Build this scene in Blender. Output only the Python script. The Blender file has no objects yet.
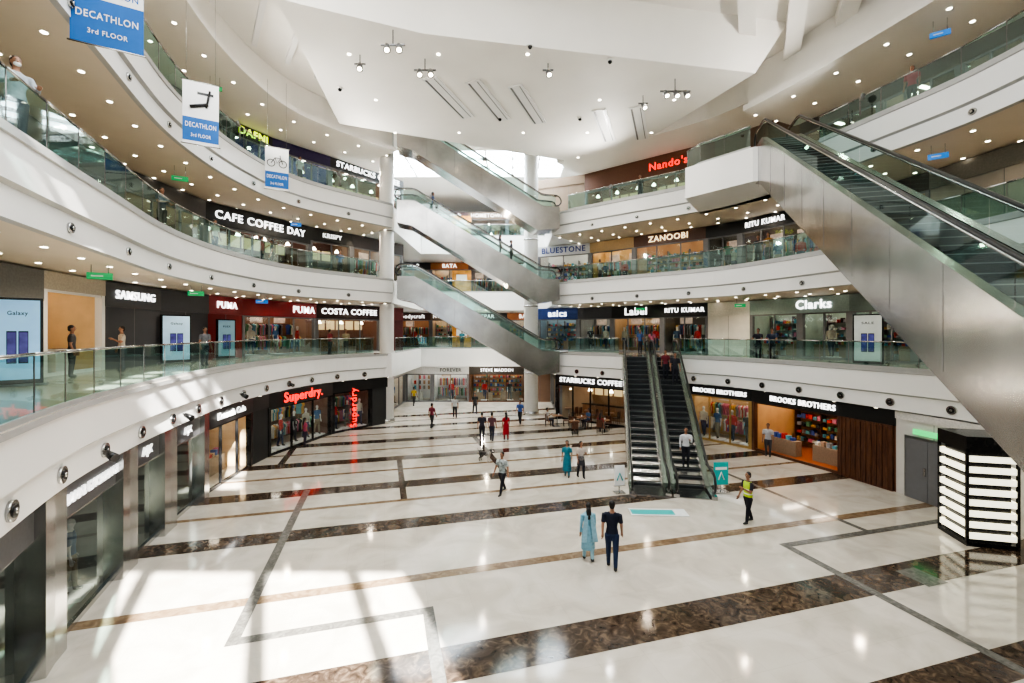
import bpy, math, random
from mathutils import Vector, Matrix, kdtree
random.seed(7)
F=455.0; EYE=6.4
Z1,Z2,Z3,ZC=4.95,10.15,15.35,20.8
MC={}
def M(name,col,rough=.5,metal=0.0,emit=0.0,var=0.0,scale=5.0,bump=0.0,alpha=1.0):
    if name in MC: return MC[name]
    m=bpy.data.materials.new(name); m.use_nodes=True; nt=m.node_tree; b=nt.nodes['Principled BSDF']
    c=tuple(col)+(1,)
    b.inputs['Base Color'].default_value=c; b.inputs['Roughness'].default_value=rough; b.inputs['Metallic'].default_value=metal
    if emit>0:
        b.inputs['Emission Color'].default_value=c; b.inputs['Emission Strength'].default_value=emit
    if var>0 or bump>0:
        tc=nt.nodes.new('ShaderNodeTexCoord'); n=nt.nodes.new('ShaderNodeTexNoise'); n.inputs['Scale'].default_value=scale; n.inputs['Detail'].default_value=5
        nt.links.new(tc.outputs['Object'],n.inputs['Vector'])
        if var>0:
            r=nt.nodes.new('ShaderNodeValToRGB')
            r.color_ramp.elements[0].position=.3; r.color_ramp.elements[1].position=.7
            r.color_ramp.elements[0].color=tuple(max(0,x*(1-var)) for x in col)+(1,)
            r.color_ramp.elements[1].color=tuple(min(1,x*(1+var)) for x in col)+(1,)
            nt.links.new(n.outputs['Fac'],r.inputs['Fac']); nt.links.new(r.outputs['Color'],b.inputs['Base Color'])
        if bump>0:
            bp=nt.nodes.new('ShaderNodeBump'); bp.inputs['Strength'].default_value=bump
            nt.links.new(n.outputs['Fac'],bp.inputs['Height']); nt.links.new(bp.outputs['Normal'],b.inputs['Normal'])
    MC[name]=m; return m
def GLASS(name,tint,gl=.14):
    if name in MC: return MC[name]
    m=bpy.data.materials.new(name); m.use_nodes=True; nt=m.node_tree; nt.nodes.clear()
    o=nt.nodes.new('ShaderNodeOutputMaterial'); mx=nt.nodes.new('ShaderNodeMixShader')
    t=nt.nodes.new('ShaderNodeBsdfTransparent'); t.inputs[0].default_value=tuple(tint)+(1,)
    g=nt.nodes.new('ShaderNodeBsdfGlossy'); g.inputs['Roughness'].default_value=.03; g.inputs[0].default_value=(.85,1,.96,1)
    mx.inputs[0].default_value=gl
    nt.links.new(t.outputs[0],mx.inputs[1]); nt.links.new(g.outputs[0],mx.inputs[2]); nt.links.new(mx.outputs[0],o.inputs[0])
    MC[name]=m; return m
def marble(name,c1,c2,c3,scale,rough,tile):
    m=bpy.data.materials.new(name); m.use_nodes=True; nt=m.node_tree; b=nt.nodes['Principled BSDF']
    tc=nt.nodes.new('ShaderNodeTexCoord'); mp=nt.nodes.new('ShaderNodeMapping'); mp.inputs['Rotation'].default_value=(0,0,-math.atan2(.27,.963))
    nt.links.new(tc.outputs['Object'],mp.inputs['Vector'])
    n=nt.nodes.new('ShaderNodeTexNoise'); n.inputs['Scale'].default_value=scale; n.inputs['Detail'].default_value=8; n.inputs['Distortion'].default_value=1.5
    nt.links.new(mp.outputs[0],n.inputs['Vector'])
    r=nt.nodes.new('ShaderNodeValToRGB'); e=r.color_ramp.elements
    e[0].position=.35; e[0].color=tuple(c1)+(1,); e[1].position=.68; e[1].color=tuple(c3)+(1,)
    k=e.new(.52); k.color=tuple(c2)+(1,)
    nt.links.new(n.outputs['Fac'],r.inputs['Fac'])
    br=nt.nodes.new('ShaderNodeTexBrick'); br.offset=0; br.inputs['Scale'].default_value=1; br.inputs['Mortar Size'].default_value=.004
    br.inputs['Brick Width'].default_value=tile; br.inputs['Row Height'].default_value=tile
    br.inputs['Color1'].default_value=(1,1,1,1); br.inputs['Color2'].default_value=(.965,.965,.965,1); br.inputs['Mortar'].default_value=(.86,.85,.83,1)
    nt.links.new(mp.outputs[0],br.inputs['Vector'])
    mu=nt.nodes.new('ShaderNodeMixRGB'); mu.blend_type='MULTIPLY'; mu.inputs[0].default_value=1
    nt.links.new(r.outputs[0],mu.inputs[1]); nt.links.new(br.outputs['Color'],mu.inputs[2]); nt.links.new(mu.outputs[0],b.inputs['Base Color'])
    b.inputs['Roughness'].default_value=rough
    MC[name]=m; return m
def WOOD(name,a,b_):
    m=bpy.data.materials.new(name); m.use_nodes=True; nt=m.node_tree; b=nt.nodes['Principled BSDF']
    tc=nt.nodes.new('ShaderNodeTexCoord'); mp=nt.nodes.new('ShaderNodeMapping'); mp.inputs['Scale'].default_value=(6,6,.6)
    n=nt.nodes.new('ShaderNodeTexNoise'); n.inputs['Scale'].default_value=3; n.inputs['Detail'].default_value=6
    r=nt.nodes.new('ShaderNodeValToRGB'); r.color_ramp.elements[0].position=.35; r.color_ramp.elements[1].position=.65
    r.color_ramp.elements[0].color=tuple(a)+(1,); r.color_ramp.elements[1].color=tuple(b_)+(1,)
    nt.links.new(tc.outputs['Object'],mp.inputs[0]); nt.links.new(mp.outputs[0],n.inputs[0]); nt.links.new(n.outputs['Fac'],r.inputs[0]); nt.links.new(r.outputs[0],b.inputs['Base Color'])
    b.inputs['Roughness'].default_value=.4; MC[name]=m; return m

WHITE=M('white_paint',(.80,.79,.77),.45,var=.02,scale=1)
CEIL=M('ceiling_plaster',(.86,.83,.78),.6,var=.02,scale=.7)
FASC=M('fascia_panel',(.80,.79,.77),.28,var=.02,scale=.6)
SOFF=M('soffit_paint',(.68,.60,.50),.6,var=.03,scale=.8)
BALF=M('gallery_floor_tile',(.5,.44,.36),.15,var=.06,scale=1.5)
EDGE=M('slab_edge_trim',(.45,.45,.44),.4,.3,var=.03)
STEEL=M('brushed_steel',(.50,.50,.49),.2,1.0,var=.10,scale=1.2)
CLAD=M('escalator_steel_cladding',(.50,.49,.475),.2,1.0,var=.14,scale=.9)
STEELD=M('dark_steel',(.22,.22,.22),.35,.8,var=.05)
BLACK=M('black_gloss',(.015,.015,.016),.25,var=.1)
RUB=M('handrail_rubber',(.02,.02,.02),.3,var=.1)
STEP=M('escalator_step',(.025,.027,.03),.4,.3,var=.15,scale=20)
STEPN=M('step_nosing',(.16,.17,.17),.4,.5,var=.1)
GREY=M('grey_panel',(.16,.16,.17),.4,var=.05)
LAMP=M('lamp_diffuser',(1,.90,.72),.5,emit=11)
PANEL=M('shop_light_panel',(1,.90,.74),.5,emit=12)
RGL=GLASS('railing_glass',(.50,.74,.70),.15)
SGL=GLASS('shop_glass',(.88,.91,.91),.09)
DGL=GLASS('dark_shop_glass',(.45,.47,.48),.20)
EGL=GLASS('escalator_glass',(.66,.82,.79),.13)
CREAM=marble('cream_marble_floor',(.50,.455,.39),(.575,.53,.46),(.63,.585,.52),.7,.08,1.0)
BROWN=marble('brown_marble_band',(.035,.024,.017),(.075,.052,.037),(.16,.115,.08),4.2,.10,.9)
TAN=marble('tan_marble_band',(.17,.115,.07),(.23,.16,.10),(.3,.22,.14),3.5,.12,.9)
GREYM=marble('grey_granite_inlay',(.11,.105,.095),(.15,.145,.13),(.2,.19,.17),6,.15,.9)
WD=WOOD('dark_wood',(.06,.022,.012),(.14,.06,.03)); WL=WOOD('mid_wood',(.20,.09,.04),(.30,.15,.07))

class MB:
    def __init__(s): s.v=[];s.f=[];s.m=[];s.mats=[];s.sm=[]
    def mi(s,mat):
        if mat not in s.mats: s.mats.append(mat)
        return s.mats.index(mat)
    def face(s,pts,mat,sm=False):
        b=len(s.v); s.v+= [tuple(p) for p in pts]; s.f.append(tuple(range(b,b+len(pts)))); s.m.append(s.mi(mat)); s.sm.append(sm)
    def box(s,a,b,mat,R=None):
        x0,y0,z0=a;x1,y1,z1=b; P=[(x0,y0,z0),(x1,y0,z0),(x1,y1,z0),(x0,y1,z0),(x0,y0,z1),(x1,y0,z1),(x1,y1,z1),(x0,y1,z1)]
        if R is not None: P=[tuple(R@Vector(p)) for p in P]
        k=len(s.v); s.v+=P; i=s.mi(mat)
        for q in ((0,3,2,1),(4,5,6,7),(0,1,5,4),(1,2,6,5),(2,3,7,6),(3,0,4,7)): s.f.append(tuple(k+j for j in q)); s.m.append(i); s.sm.append(False)
    def loft(s,rings,mat,cap=True,sm=True):
        k=len(s.v); n=len(rings[0]); i=s.mi(mat)
        for r in rings: s.v+=[tuple(p) for p in r]
        for a in range(len(rings)-1):
            for j in range(n):
                s.f.append((k+a*n+j,k+a*n+(j+1)%n,k+(a+1)*n+(j+1)%n,k+(a+1)*n+j)); s.m.append(i); s.sm.append(sm)
        if cap:
            s.f.append(tuple(k+j for j in reversed(range(n)))); s.m.append(i); s.sm.append(False)
            e=k+(len(rings)-1)*n; s.f.append(tuple(e+j for j in range(n))); s.m.append(i); s.sm.append(False)
    def tube(s,path,r,mat,n=8,cap=True):
        P=[Vector(p) for p in path]; R=r if isinstance(r,(list,tuple)) else [r]*len(P); rings=[]; up=None
        for i,p in enumerate(P):
            t=(P[min(i+1,len(P)-1)]-P[max(i-1,0)])
            if t.length<1e-6: t=Vector((0,0,1))
            t.normalize()
            if up is None: up=Vector((0,0,1)) if abs(t.z)<.9 else Vector((0,1,0))
            a=t.cross(up)
            if a.length<1e-3: a=t.cross(Vector((1,0,0)))
            a.normalize(); b=a.cross(t).normalized(); up=b
            rings.append([p+(a*math.cos(2*math.pi*j/n)+b*math.sin(2*math.pi*j/n))*R[i] for j in range(n)])
        s.loft(rings,mat,cap)
    def ell(s,c,r,mat,n=12,m=8):
        rings=[]
        for i in range(m+1):
            ph=-math.pi/2+math.pi*min(max(i/m,.03),.97); rings.append([(c[0]+r[0]*math.cos(ph)*math.cos(2*math.pi*j/n),c[1]+r[1]*math.cos(ph)*math.sin(2*math.pi*j/n),c[2]+r[2]*math.sin(ph)) for j in range(n)])
        s.loft(rings,mat)
    def prism(s,poly,z0,z1,mat,top=None,poly2=None):
        poly2=poly2 or poly; n=len(poly)
        s.face([(p[0],p[1],z0) for p in reversed(poly)],mat); s.face([(p[0],p[1],z1) for p in poly2],top or mat)
        for i in range(n):
            j=(i+1)%n; s.face([(poly[i][0],poly[i][1],z0),(poly[j][0],poly[j][1],z0),(poly2[j][0],poly2[j][1],z1),(poly2[i][0],poly2[i][1],z1)],mat)
    def extr(s,yz,x0,x1,mat):
        n=len(yz); s.face([(x0,p[0],p[1]) for p in yz],mat); s.face([(x1,p[0],p[1]) for p in reversed(yz)],mat)
        for i in range(n):
            j=(i+1)%n; s.face([(x0,*yz[i]),(x1,*yz[i]),(x1,*yz[j]),(x0,*yz[j])],mat)
    def build(s,name,parent=None,mat=None):
        me=bpy.data.meshes.new(name+'_mesh'); me.from_pydata(s.v,[],s.f)
        for m in s.mats: me.materials.append(m)
        me.polygons.foreach_set('material_index',s.m); me.polygons.foreach_set('use_smooth',s.sm); me.update()
        o=bpy.data.objects.new(name,me); bpy.context.collection.objects.link(o)
        if parent: o.parent=parent
        if mat is not None: o.matrix_local=mat
        return o
def empty(name,mat=None):
    o=bpy.data.objects.new(name,None); o.empty_display_size=.3; bpy.context.collection.objects.link(o)
    if mat is not None: o.matrix_world=mat
    return o
def frame(p0,p1,z):
    x=Vector((p1[0]-p0[0],p1[1]-p0[1],0)); L=x.length; x.normalize(); y=Vector((-x.y,x.x,0))
    return Matrix(((x.x,y.x,0,p0[0]),(x.y,y.y,0,p0[1]),(0,0,1,z),(0,0,0,1))),L
def text(s,h,mat,parent,loc,width=None,name='sign_lettering',rot=(math.pi/2,0,0),ex=.025,bold=.015,maxw=None):
    c=bpy.data.curves.new(name,'FONT'); c.body=s; c.size=h*1.4; c.align_x='CENTER'; c.align_y='CENTER'; c.extrude=ex; c.offset=bold*h; c.resolution_u=3; c.space_character=1.12
    c.materials.append(mat); o=bpy.data.objects.new(name,c); bpy.context.collection.objects.link(o)
    bpy.context.view_layer.update(); d=o.dimensions.x
    if parent: o.parent=parent
    o.location=loc; o.rotation_euler=rot
    if width and d>0: o.scale.x=width/d
    if maxw and d>maxw: k=maxw/d; o.scale=(k,max(k,.8),1)
    return o
# ---------- curves
def cat(P,n=8):
    P=[Vector(p) for p in P]; Q=[P[0]*2-P[1]]+P+[P[-1]*2-P[-2]]; out=[]
    for i in range(1,len(Q)-2):
        for k in range(n):
            t=k/n; a,b,c,d=Q[i-1],Q[i],Q[i+1],Q[i+2]
            out.append(.5*((2*b)+(c-a)*t+(2*a-5*b+4*c-d)*t*t+(3*b-a-3*c+d)*t**3))
    out.append(P[-1]); return out
def nrm(C,miter=False):
    N=[]
    for i in range(len(C)):
        a=C[max(i-1,0)];b=C[min(i+1,len(C)-1)]
        t1=(C[i]-a); t2=(b-C[i])
        if t1.length<1e-6:t1=t2
        if t2.length<1e-6:t2=t1
        t1=t1.normalized();t2=t2.normalized(); t=(t1+t2).normalized(); n=Vector((-t.y,t.x)); 
        k=1/max(.5,n.dot(Vector((-t1.y,t1.x)))); N.append(n*k)
    return N
def off(C,d): return [c+n*d for c,n in zip(C,nrm(C))]
def resamp(C,step):
    L=[0]
    for i in range(1,len(C)): L.append(L[-1]+(C[i]-C[i-1]).length)
    n=max(1,round(L[-1]/step)); out=[];j=0
    for k in range(n+1):
        d=L[-1]*k/n
        while j<len(C)-2 and L[j+1]<d: j+=1
        t=(d-L[j])/max(1e-6,L[j+1]-L[j]); out.append(C[j].lerp(C[j+1],t))
    return out
def at(C,px):
    r=(px-512)/F
    for i in range(len(C)-1):
        a=C[i].x-r*C[i].y; b=C[i+1].x-r*C[i+1].y
        if (a<=0)!=(b<=0) and C[i].y>0: return C[i].lerp(C[i+1],a/(a-b))
    return C[0] if abs(C[0].x/max(.1,C[0].y)-r)<abs(C[-1].x/max(.1,C[-1].y)-r) else C[-1]
def sweep(mb,C,prof,mats,z):
    N=nrm(C)
    for i in range(len(C)-1):
        for k in range(len(prof)-1):
            (o1,h1),(o2,h2)=prof[k],prof[k+1]
            a=C[i]+N[i]*o1;b=C[i+1]+N[i+1]*o1;c=C[i+1]+N[i+1]*o2;d=C[i]+N[i]*o2
            mb.face([(a.x,a.y,z+h1),(b.x,b.y,z+h1),(c.x,c.y,z+h2),(d.x,d.y,z+h2)],mats[k])
L1=cat([(-1.8,-1.2),(-5,2.6),(-7.3,6.5),(-9.2,10.1),(-10.8,14.7),(-12,20),(-12,25),(-11,28.6),(-8.5,32)])
L2=cat([(-4,-1),(-7.1,3.5),(-9.0,8.0),(-10.6,11.9),(-12.5,17),(-13.1,22),(-12.2,26.5),(-8.2,31.5)])
R=cat([(3,34),(7,30.7),(11.4,27),(13.4,23.5),(15,18.5),(15.8,15),(15.6,10),(14,5),(11,1),(8,-1.5)])
LV={1:(L1,Z1),2:(L2,Z2),3:(L2,Z3)}
BK=[Vector(p) for p in [(-8.4,31.8),(-8.4,42),(3,42),(3,34)]]
# ---------- floor
fl=empty('floor')
mb=MB(); mb.box((-26,-3,-.3),(26,56,0),CREAM); mb.build('marble_slab',fl)
D=Vector((.963,.27));Nn=Vector((-.27,.963))
def strip(mb,u0,u1,v0,v1,z,mat):
    P=[D*u0+Nn*v0,D*u1+Nn*v0,D*u1+Nn*v1,D*u0+Nn*v1]; mb.face([(p.x,p.y,z) for p in P],mat)
mb=MB()
for v,w in ((8.8,1.0),(15.7,.85),(19.8,.85),(24,.8),(28,.8),(32,.7),(36,.7),(5.9,.7)): strip(mb,-30 if v<37 else -9,30,v-w/2,v+w/2,.004,BROWN)
strip(mb,-30,30,11.95,12.3,.004,TAN)
for v in (17.9,22,26,30,34): strip(mb,-30,30,v-.12,v+.12,.004,TAN)
mb.build('dark_marble_bands',fl)
mb=MB()
strip(mb,-3.15,-2.9,10.55,20.1,.007,GREYM); strip(mb,-3.15,1.1,10.5,10.75,.008,GREYM); strip(mb,.85,1.1,5,10.75,.009,GREYM)
strip(mb,11.5,11.75,2,11,.007,GREYM); strip(mb,11.5,30,10.85,11.1,.008,GREYM); strip(mb,14.9,15.1,11,19,.007,GREYM)
strip(mb,.6,.85,18,24,.007,BROWN); strip(mb,13.2,13.9,8.2,9.0,.008,GREYM); strip(mb,5.2,5.5,19.8,28,.007,BROWN); strip(mb,-5,-4.7,24,36,.007,BROWN)
mb.build('grey_inlay_lines',fl)
# ---------- gallery slabs
PROF=[(8.2,0),(0,0),(0,-.12),(.05,-.14),(.05,-.95),(.16,-1.02),(.16,-1.62),(.3,-1.65),(8.2,-1.65)]
PM=[BALF,EDGE,EDGE,FASC,EDGE,FASC,EDGE,SOFF]
for l,(C,z) in LV.items():
    for side,cv in (('left',C),('right',R)):
        mb=MB(); sweep(mb,cv,PROF,PM,z); mb.build('gallery_slab_%s'%side)
    mb=MB()
    mb.box((-22,31.8,z-1.64),(-8.4,54,z-.01),FASC); mb.box((-8.4,42,z-1.64),(3,54,z-.01),FASC); mb.box((3,34.2,z-1.64),(18,54,z-.01),FASC)
    mb.build('gallery_slab_back')
# rails
def rail(name,C,z,gaps=()):
    e=empty(name); g=MB();h=MB(); Cr=resamp(C,1.35); N=nrm(Cr); In=[c+n*.09 for c,n in zip(Cr,N)]
    ok=lambda p: all((p-Vector(q[:2])).length>q[2] for q in gaps)
    for i in range(len(In)-1):
        a,b=In[i],In[i+1]; mid=(a+b)/2
        if not ok(mid): continue
        a2=a.lerp(b,.01);b2=a.lerp(b,.99)
        g.face([(a2.x,a2.y,z+.06),(b2.x,b2.y,z+.06),(b2.x,b2.y,z+1.06),(a2.x,a2.y,z+1.06)],RGL)
        h.tube([(a.x,a.y,z+1.09),(b.x,b.y,z+1.09)],.03,STEEL,8)
        d=(b-a).normalized(); n=Vector((-d.y,d.x))*.03
        h.face([(a.x-n.x,a.y-n.y,z+.0),(b.x-n.x,b.y-n.y,z),(b.x-n.x,b.y-n.y,z+.1),(a.x-n.x,a.y-n.y,z+.1)],EDGE)
        h.face([(a.x-n.x,a.y-n.y,z+.1),(b.x-n.x,b.y-n.y,z+.1),(b.x+n.x,b.y+n.y,z+.1),(a.x+n.x,a.y+n.y,z+.1)],EDGE)
        h.box((a.x-.008,a.y-.008,z),(a.x+.008,a.y+.008,z+1.07),STEELD)
    g.build('glass_panels',e); h.build('steel_frame',e)
for l,(C,z) in LV.items():
    gl=[(-8.2,31.8,1.6)]; gr=[(3,34,1.8)]
    if l==1: gr.append((8.8,29.3,1.9))
    if l==3: gr.append((12.6,24.5,3.2))
    rail('glass_railing',C,z,gl); rail('glass_railing',R,z,gr); rail('glass_railing',BK,z,[(-8.4,32,1.8),(3,34,1.8)])
PL=[(9.4,24.7),(11.6,21.9),(13.6,21.3),(15,23),(11.6,28)]
mb=MB(); mb.prism(PL,Z3-1.65,Z3,FASC,BALF); mb.build('escalator_landing')
rail('glass_railing',[Vector((10.6,27.6)),Vector((9.4,24.7)),Vector((11.5,22.0))],Z3)
def nozzles(C,z,step=2.1,r=.17):
    mb=MB(); Cr=resamp(C,step); N=nrm(Cr)
    for c,n in list(zip(Cr,N))[1:-1]:
        p=c+n*.17; 
        a=Vector((p.x,p.y,z-1.32)); o=Vector((n.x,n.y,0)).normalized()
        mb.tube([a,a-o*.07],r,STEEL,14); mb.tube([a-o*.06,a-o*.09],[r*.7,r*.6],BLACK,12); mb.tube([a-o*.08,a-o*.11],[.05,.04],STEEL,10)
    mb.build('air_nozzle_row')
for l,(C,z) in LV.items(): nozzles(C,z,2.1 if l==1 else 3.2,.17 if l==1 else .12); nozzles(R,z,2.1 if l==1 else 3.2,.16 if l==1 else .12)
def downs(C,z,offs,step=1.9,r=.07):
    mb=MB()
    for o in offs:
        for p in resamp(off(C,o),step):
            if p.y<1: continue
            mb.tube([(p.x,p.y,z+.02),(p.x,p.y,z-.02)],[r*1.3,r*1.3],WHITE,10); mb.tube([(p.x,p.y,z-.015),(p.x,p.y,z-.03)],r,LAMP,10)
    mb.build('recessed_downlights')
for l,(C,z) in LV.items():
    zz=z-1.65
    downs(C,zz,(1.0,2.6,3.7) if l>1 else (.35,),1.8); downs(R,zz,(1.0,2.6,3.8) if l>1 else (.35,),1.8)
# ---------- ceiling
ce=empty('ceiling'); mb=MB()
mb.box((-26,-3,ZC),(26,36,ZC+.3),CEIL); mb.box((-26,36,ZC),(-11,42,ZC+.3),CEIL); mb.box((4.5,36,ZC),(26,42,ZC+.3),CEIL); mb.box((-26,42,ZC),(26,56,ZC+.3),CEIL)
mb.build('main_ceiling',ce)
mb=MB(); sweep(mb,L2,[(8.2,18.9),(-.3,18.9),(-.3,19.15),(.15,19.2),(.15,ZC)],[CEIL,CEIL,CEIL,CEIL],0)
sweep(mb,[p for p in R if p.y<25],[(8.2,18.5),(-.2,18.5),(-.2,18.8),(.2,18.85),(.2,ZC)],[CEIL]*4,0)
sweep(mb,[p for p in R if p.y>23.5],[(8.2,19.3),(.6,19.3),(.6,ZC)],[CEIL]*2,0)
mb.build('curved_bulkheads',ce)
DP=[(-8.8,17.0),(-3.7,19.0),(11.7,21.9),(6.8,34.2),(-10.3,27.2)]
DP2=[(-9.6,16.4),(-3.7,18.1),(12.8,21.1),(7.2,35.4),(-11.4,27.8)]
mb=MB(); mb.prism(DP,18.9,ZC,CEIL,None,DP2); 
for (cx,cy) in ((-3.3,24.3),(-1.2,24.6),(.9,25),(5.6,27.5),(7.6,27.2)):
    Rm=Matrix.Translation((cx,cy,0))@Matrix.Rotation(math.radians(-20),4,'Z')
    mb.box((-.40,-2.2,18.84),(.40,2.2,18.9),WHITE,Rm); mb.box((-.30,-2.1,18.83),(-.20,2.1,18.845),STEELD,Rm); mb.box((.20,-2.1,18.83),(.24,2.1,18.845),STEELD,Rm)
mb.build('dropped_ceiling_panel',ce)
mb=MB()
for i in range(4):
    Rm=Matrix.Translation((9+i*2.4,17.5+i*.4,0))@Matrix.Rotation(math.radians(62),4,'Z')
    mb.box((-6,-.35,20.2),(6,.35,ZC),CEIL,Rm)
for i in range(3):
    Rm=Matrix.Translation((-11+i*.9,20+i*1.5,0))@Matrix.Rotation(math.radians(-55),4,'Z')
    mb.box((-3,-.12,20.55),(3,.12,ZC),WHITE,Rm)
mb.build('ceiling_beams',ce)
mb=MB()
for x in range(-8,10,4):
    for y in range(20,33,4):
        inside= (y>17.5+.25*(x+9)) and (x> -9+ (y-20)*0.05) and (x< 11-(y-22)*.4) and y<28+ (x+10)*.38
        if inside: mb.tube([(x+.7,y+.4,18.91),(x+.7,y+.4,18.88)],.08,LAMP,10)
mb.build('ceiling_downlights')
downs(L2,18.9,(.8,2.5),2.2,.08); downs([p for p in R if p.y<25],18.5,(.8,2.5),2.2,.08)
sk=empty('skylight'); mb=MB(); mb.box((-11,36,ZC+.32),(4.5,42,ZC+.36),M('sky_glazing',(.86,.94,1),.3,emit=14.0)); mb.build('glazing',sk)
mb=MB()
for i in range(8): x=-11+i*15.5/7; mb.box((x-.06,36,ZC+.05),(x+.06,42,ZC+.3),WHITE)
for y in (38,40): mb.box((-11,y-.06,ZC+.05),(4.5,y+.06,ZC+.3),WHITE)
mb.build('mullions',sk)
def spotrig(px,py,z,n):
    Y=(z-EYE)*F/(333-py); X=(px-512)/F*Y
    mb=MB(); mb.tube([(0,0,18.9-z),(0,0,.1)],.02,BLACK,6); mb.box((-.5*n/2,-.03,.05),(.5*n/2,.03,.11),STEELD)
    for i in range(n):
        x=(i-(n-1)/2)*.5; mb.tube([(x,0,.05),(x+.05,-.2,-.25)],[.11,.15],STEELD,10); mb.tube([(x+.05,-.2,-.25),(x+.052,-.205,-.26)],.10,LAMP,10)
    mb.build('ceiling_spotlight_cluster',None,Matrix.Translation((X,Y,z)))
spotrig(393,47,18.2,2);spotrig(360,66,18.4,1);spotrig(425,72,18.3,2);spotrig(548,72,18.5,1);spotrig(675,93,18.2,3);spotrig(643,105,18.4,1);spotrig(484,160,18.5,1)
for px,py in ((340,88),(530,45),(580,118),(610,60),(500,118)):
    Y=12.5*F/(333-py); X=(px-512)/F*Y; mb=MB(); mb.tube([(0,0,0),(0,0,-.06)],.14,WHITE,14); mb.ell((0,0,-.08),(.1,.1,.1),BLACK,12,8); mb.build('dome_camera',None,Matrix.Translation((X,Y,18.9)))
# ---------- outer walls
for nm,C in (('wall_left',L2),('wall_right',R)):
    mb=MB(); sweep(mb,C,[(8.2,0),(8.2,ZC),(8.4,ZC)],[WHITE,WHITE],0); mb.build(nm)
mb=MB(); mb.box((-26,54,0),(26,54.3,ZC),WHITE); mb.build('wall_back')
mb=MB(); y0,y1=-3.3,-3
for a in (((-24,0),(24,7.5)),((-24,7.5),(-3.2,10.9)),((5.3,7.5),(24,10.9)),((-24,10.9),(24,15.3)),((-24,15.3),(-4.8,19.4)),((.6,15.3),(24,19.4)),((-24,19.4),(24,ZC))):
    mb.box((a[0][0],y0,a[0][1]),(a[1][0],y1,a[1][1]),WHITE)
mb.build('wall_south')
mb=MB()
for x in (-1.6,1.4,3.9): mb.box((x-.12,y0,7.5),(x+.12,y1,10.9),WHITE)
mb.build('window_1')
mb=MB()
for x in (-3.4,-2,-.6): mb.box((x-.1,y0,15.3),(x+.1,y1,19.4),WHITE)
for z in (16.3,17.4,18.4): mb.box((-4.8,y0,z),(.6,y1,z+.15),WHITE)
mb.build('window_2')
mb=MB(); mb.box((6.2,-2.8,Z1-1.65),(13,2.8,Z1),FASC); mb.build('escalator_lower_landing')
for x,y,r in ((-9.0,32.7,.5),(1.5,35.8,.55)):
    mb=MB(); mb.tube([(x,y,0),(x,y,.3)],r+.06,STEEL,28); mb.tube([(x,y,.3),(x,y,ZC)],r,WHITE,28)
    for z in (Z1,Z2,Z3): mb.tube([(x,y,z-1.7),(x,y,z-1.6)],r+.03,STEEL,28)
    mb.build('round_column')
# ---------- escalators
def escalator(name,base,u,H,w,a=1.3,b=1.6,tan=.577,depth=1.1,d0=.9,ground=False,side=CLAD):
    u=Vector(u).normalized(); x=Vector((u.y,-u.x))
    Mx=Matrix(((x.x,u.x,0,base[0]),(x.y,u.y,0,base[1]),(0,0,1,base[2]),(0,0,0,1)))
    e=empty(name,Mx); Rn=H/tan
    def S(y): return 0 if y<0 else min(H,y*tan)
    low=[(Rn+b,H-d0),(Rn+.2,H-depth)]+([(depth/tan,.01),(-a,.01)] if ground else [(.4,-depth),(-a,-d0)])
    t=MB(); t.extr([(-a,.02 if ground else -.06),(0,.02 if ground else -.06),(Rn,H-.06-.14),(Rn+b,H-.06)]+low,-w+.004,w-.004,side)
    for s in (-1,1):
        x0,x1=sorted((s*w,s*(w-.22)))
        t.extr([(-a,.0 if ground else -.3),(-a,.14),(0,.14),(Rn,H+.14),(Rn+b,H+.14),(Rn+b,H-.3),(Rn,H-.3),(.4,0 if ground else -.25)],x0,x1,side)
    k=0
    while k*1.9<Rn:
        y=k*1.9+.6; k+=1
        for s in (-1,1):
            z=S(y); zl=max(z-depth,.02) if ground else z-depth
            if z-zl>.3: t.box((s*w-.003,y,zl+.03),(s*w+.003,y+.01,z+.12),STEELD)
    t.build('steel_truss_cladding',e)
    st=MB(); n=int(Rn/.4); hw=w-.24
    for i in range(n+1):
        y=i*.4; z=min(S(y)+.12,H+.02); st.box((-hw,y,z-.38),(hw,y+.41,z),STEP); st.box((-hw,y-.008,z-.02),(hw,y+.012,z+.003),STEPN)
    st.box((-hw,-a,-.05),(hw,.0,.035),STEEL); st.box((-hw,Rn,H-.2),(hw,Rn+b,H+.02),STEEL)
    st.build('moving_steps',e)
    g=MB();h=MB()
    for s in (-1,1):
        xx=s*(w-.11); pts=[-a+.25,0]+[Rn*i/6 for i in range(1,7)]+[Rn+b-.25]
        for i in range(len(pts)-1):
            p,q=pts[i]+.01,pts[i+1]-.01
            g.face([(xx,p,S(p)+.14),(xx,q,S(q)+.14),(xx,q,S(q)+.95),(xx,p,S(p)+.95)],EGL)
        path=[(-a+.3,.22),(-a+.05,.25),(-a-.12,.42),(-a-.14,.62),(-a-.02,.85),(-a+.2,.98),(-.2,1.0),(.15,1.06),(Rn-.1,H+.93),(Rn+.25,H+1.0),(Rn+b-.2,H+.98),(Rn+b+.02,H+.85),(Rn+b+.14,H+.62),(Rn+b+.12,H+.42),(Rn+b-.05,H+.25),(Rn+b-.3,H+.22)]
        h.tube([(xx,y,z) for y,z in path],.048,RUB,8)
        h.tube([(xx,y,z-.06) for y,z in path[5:11]],.045,STEEL,6)
    g.build('balustrade_glass',e); h.build('handrails',e)
    return Mx,S,Rn
u0=Vector((.21,.978)).normalized(); xr=Vector((u0.y,-u0.x)); cb=Vector((6.25,17.7))+u0*1.3
ESC=[]
for s in (-1,1):
    c=cb+xr*(.84*s); ESC.append(escalator('escalator',(c.x,c.y,0),u0,Z1,.8,b=2.0,ground=True))
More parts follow.
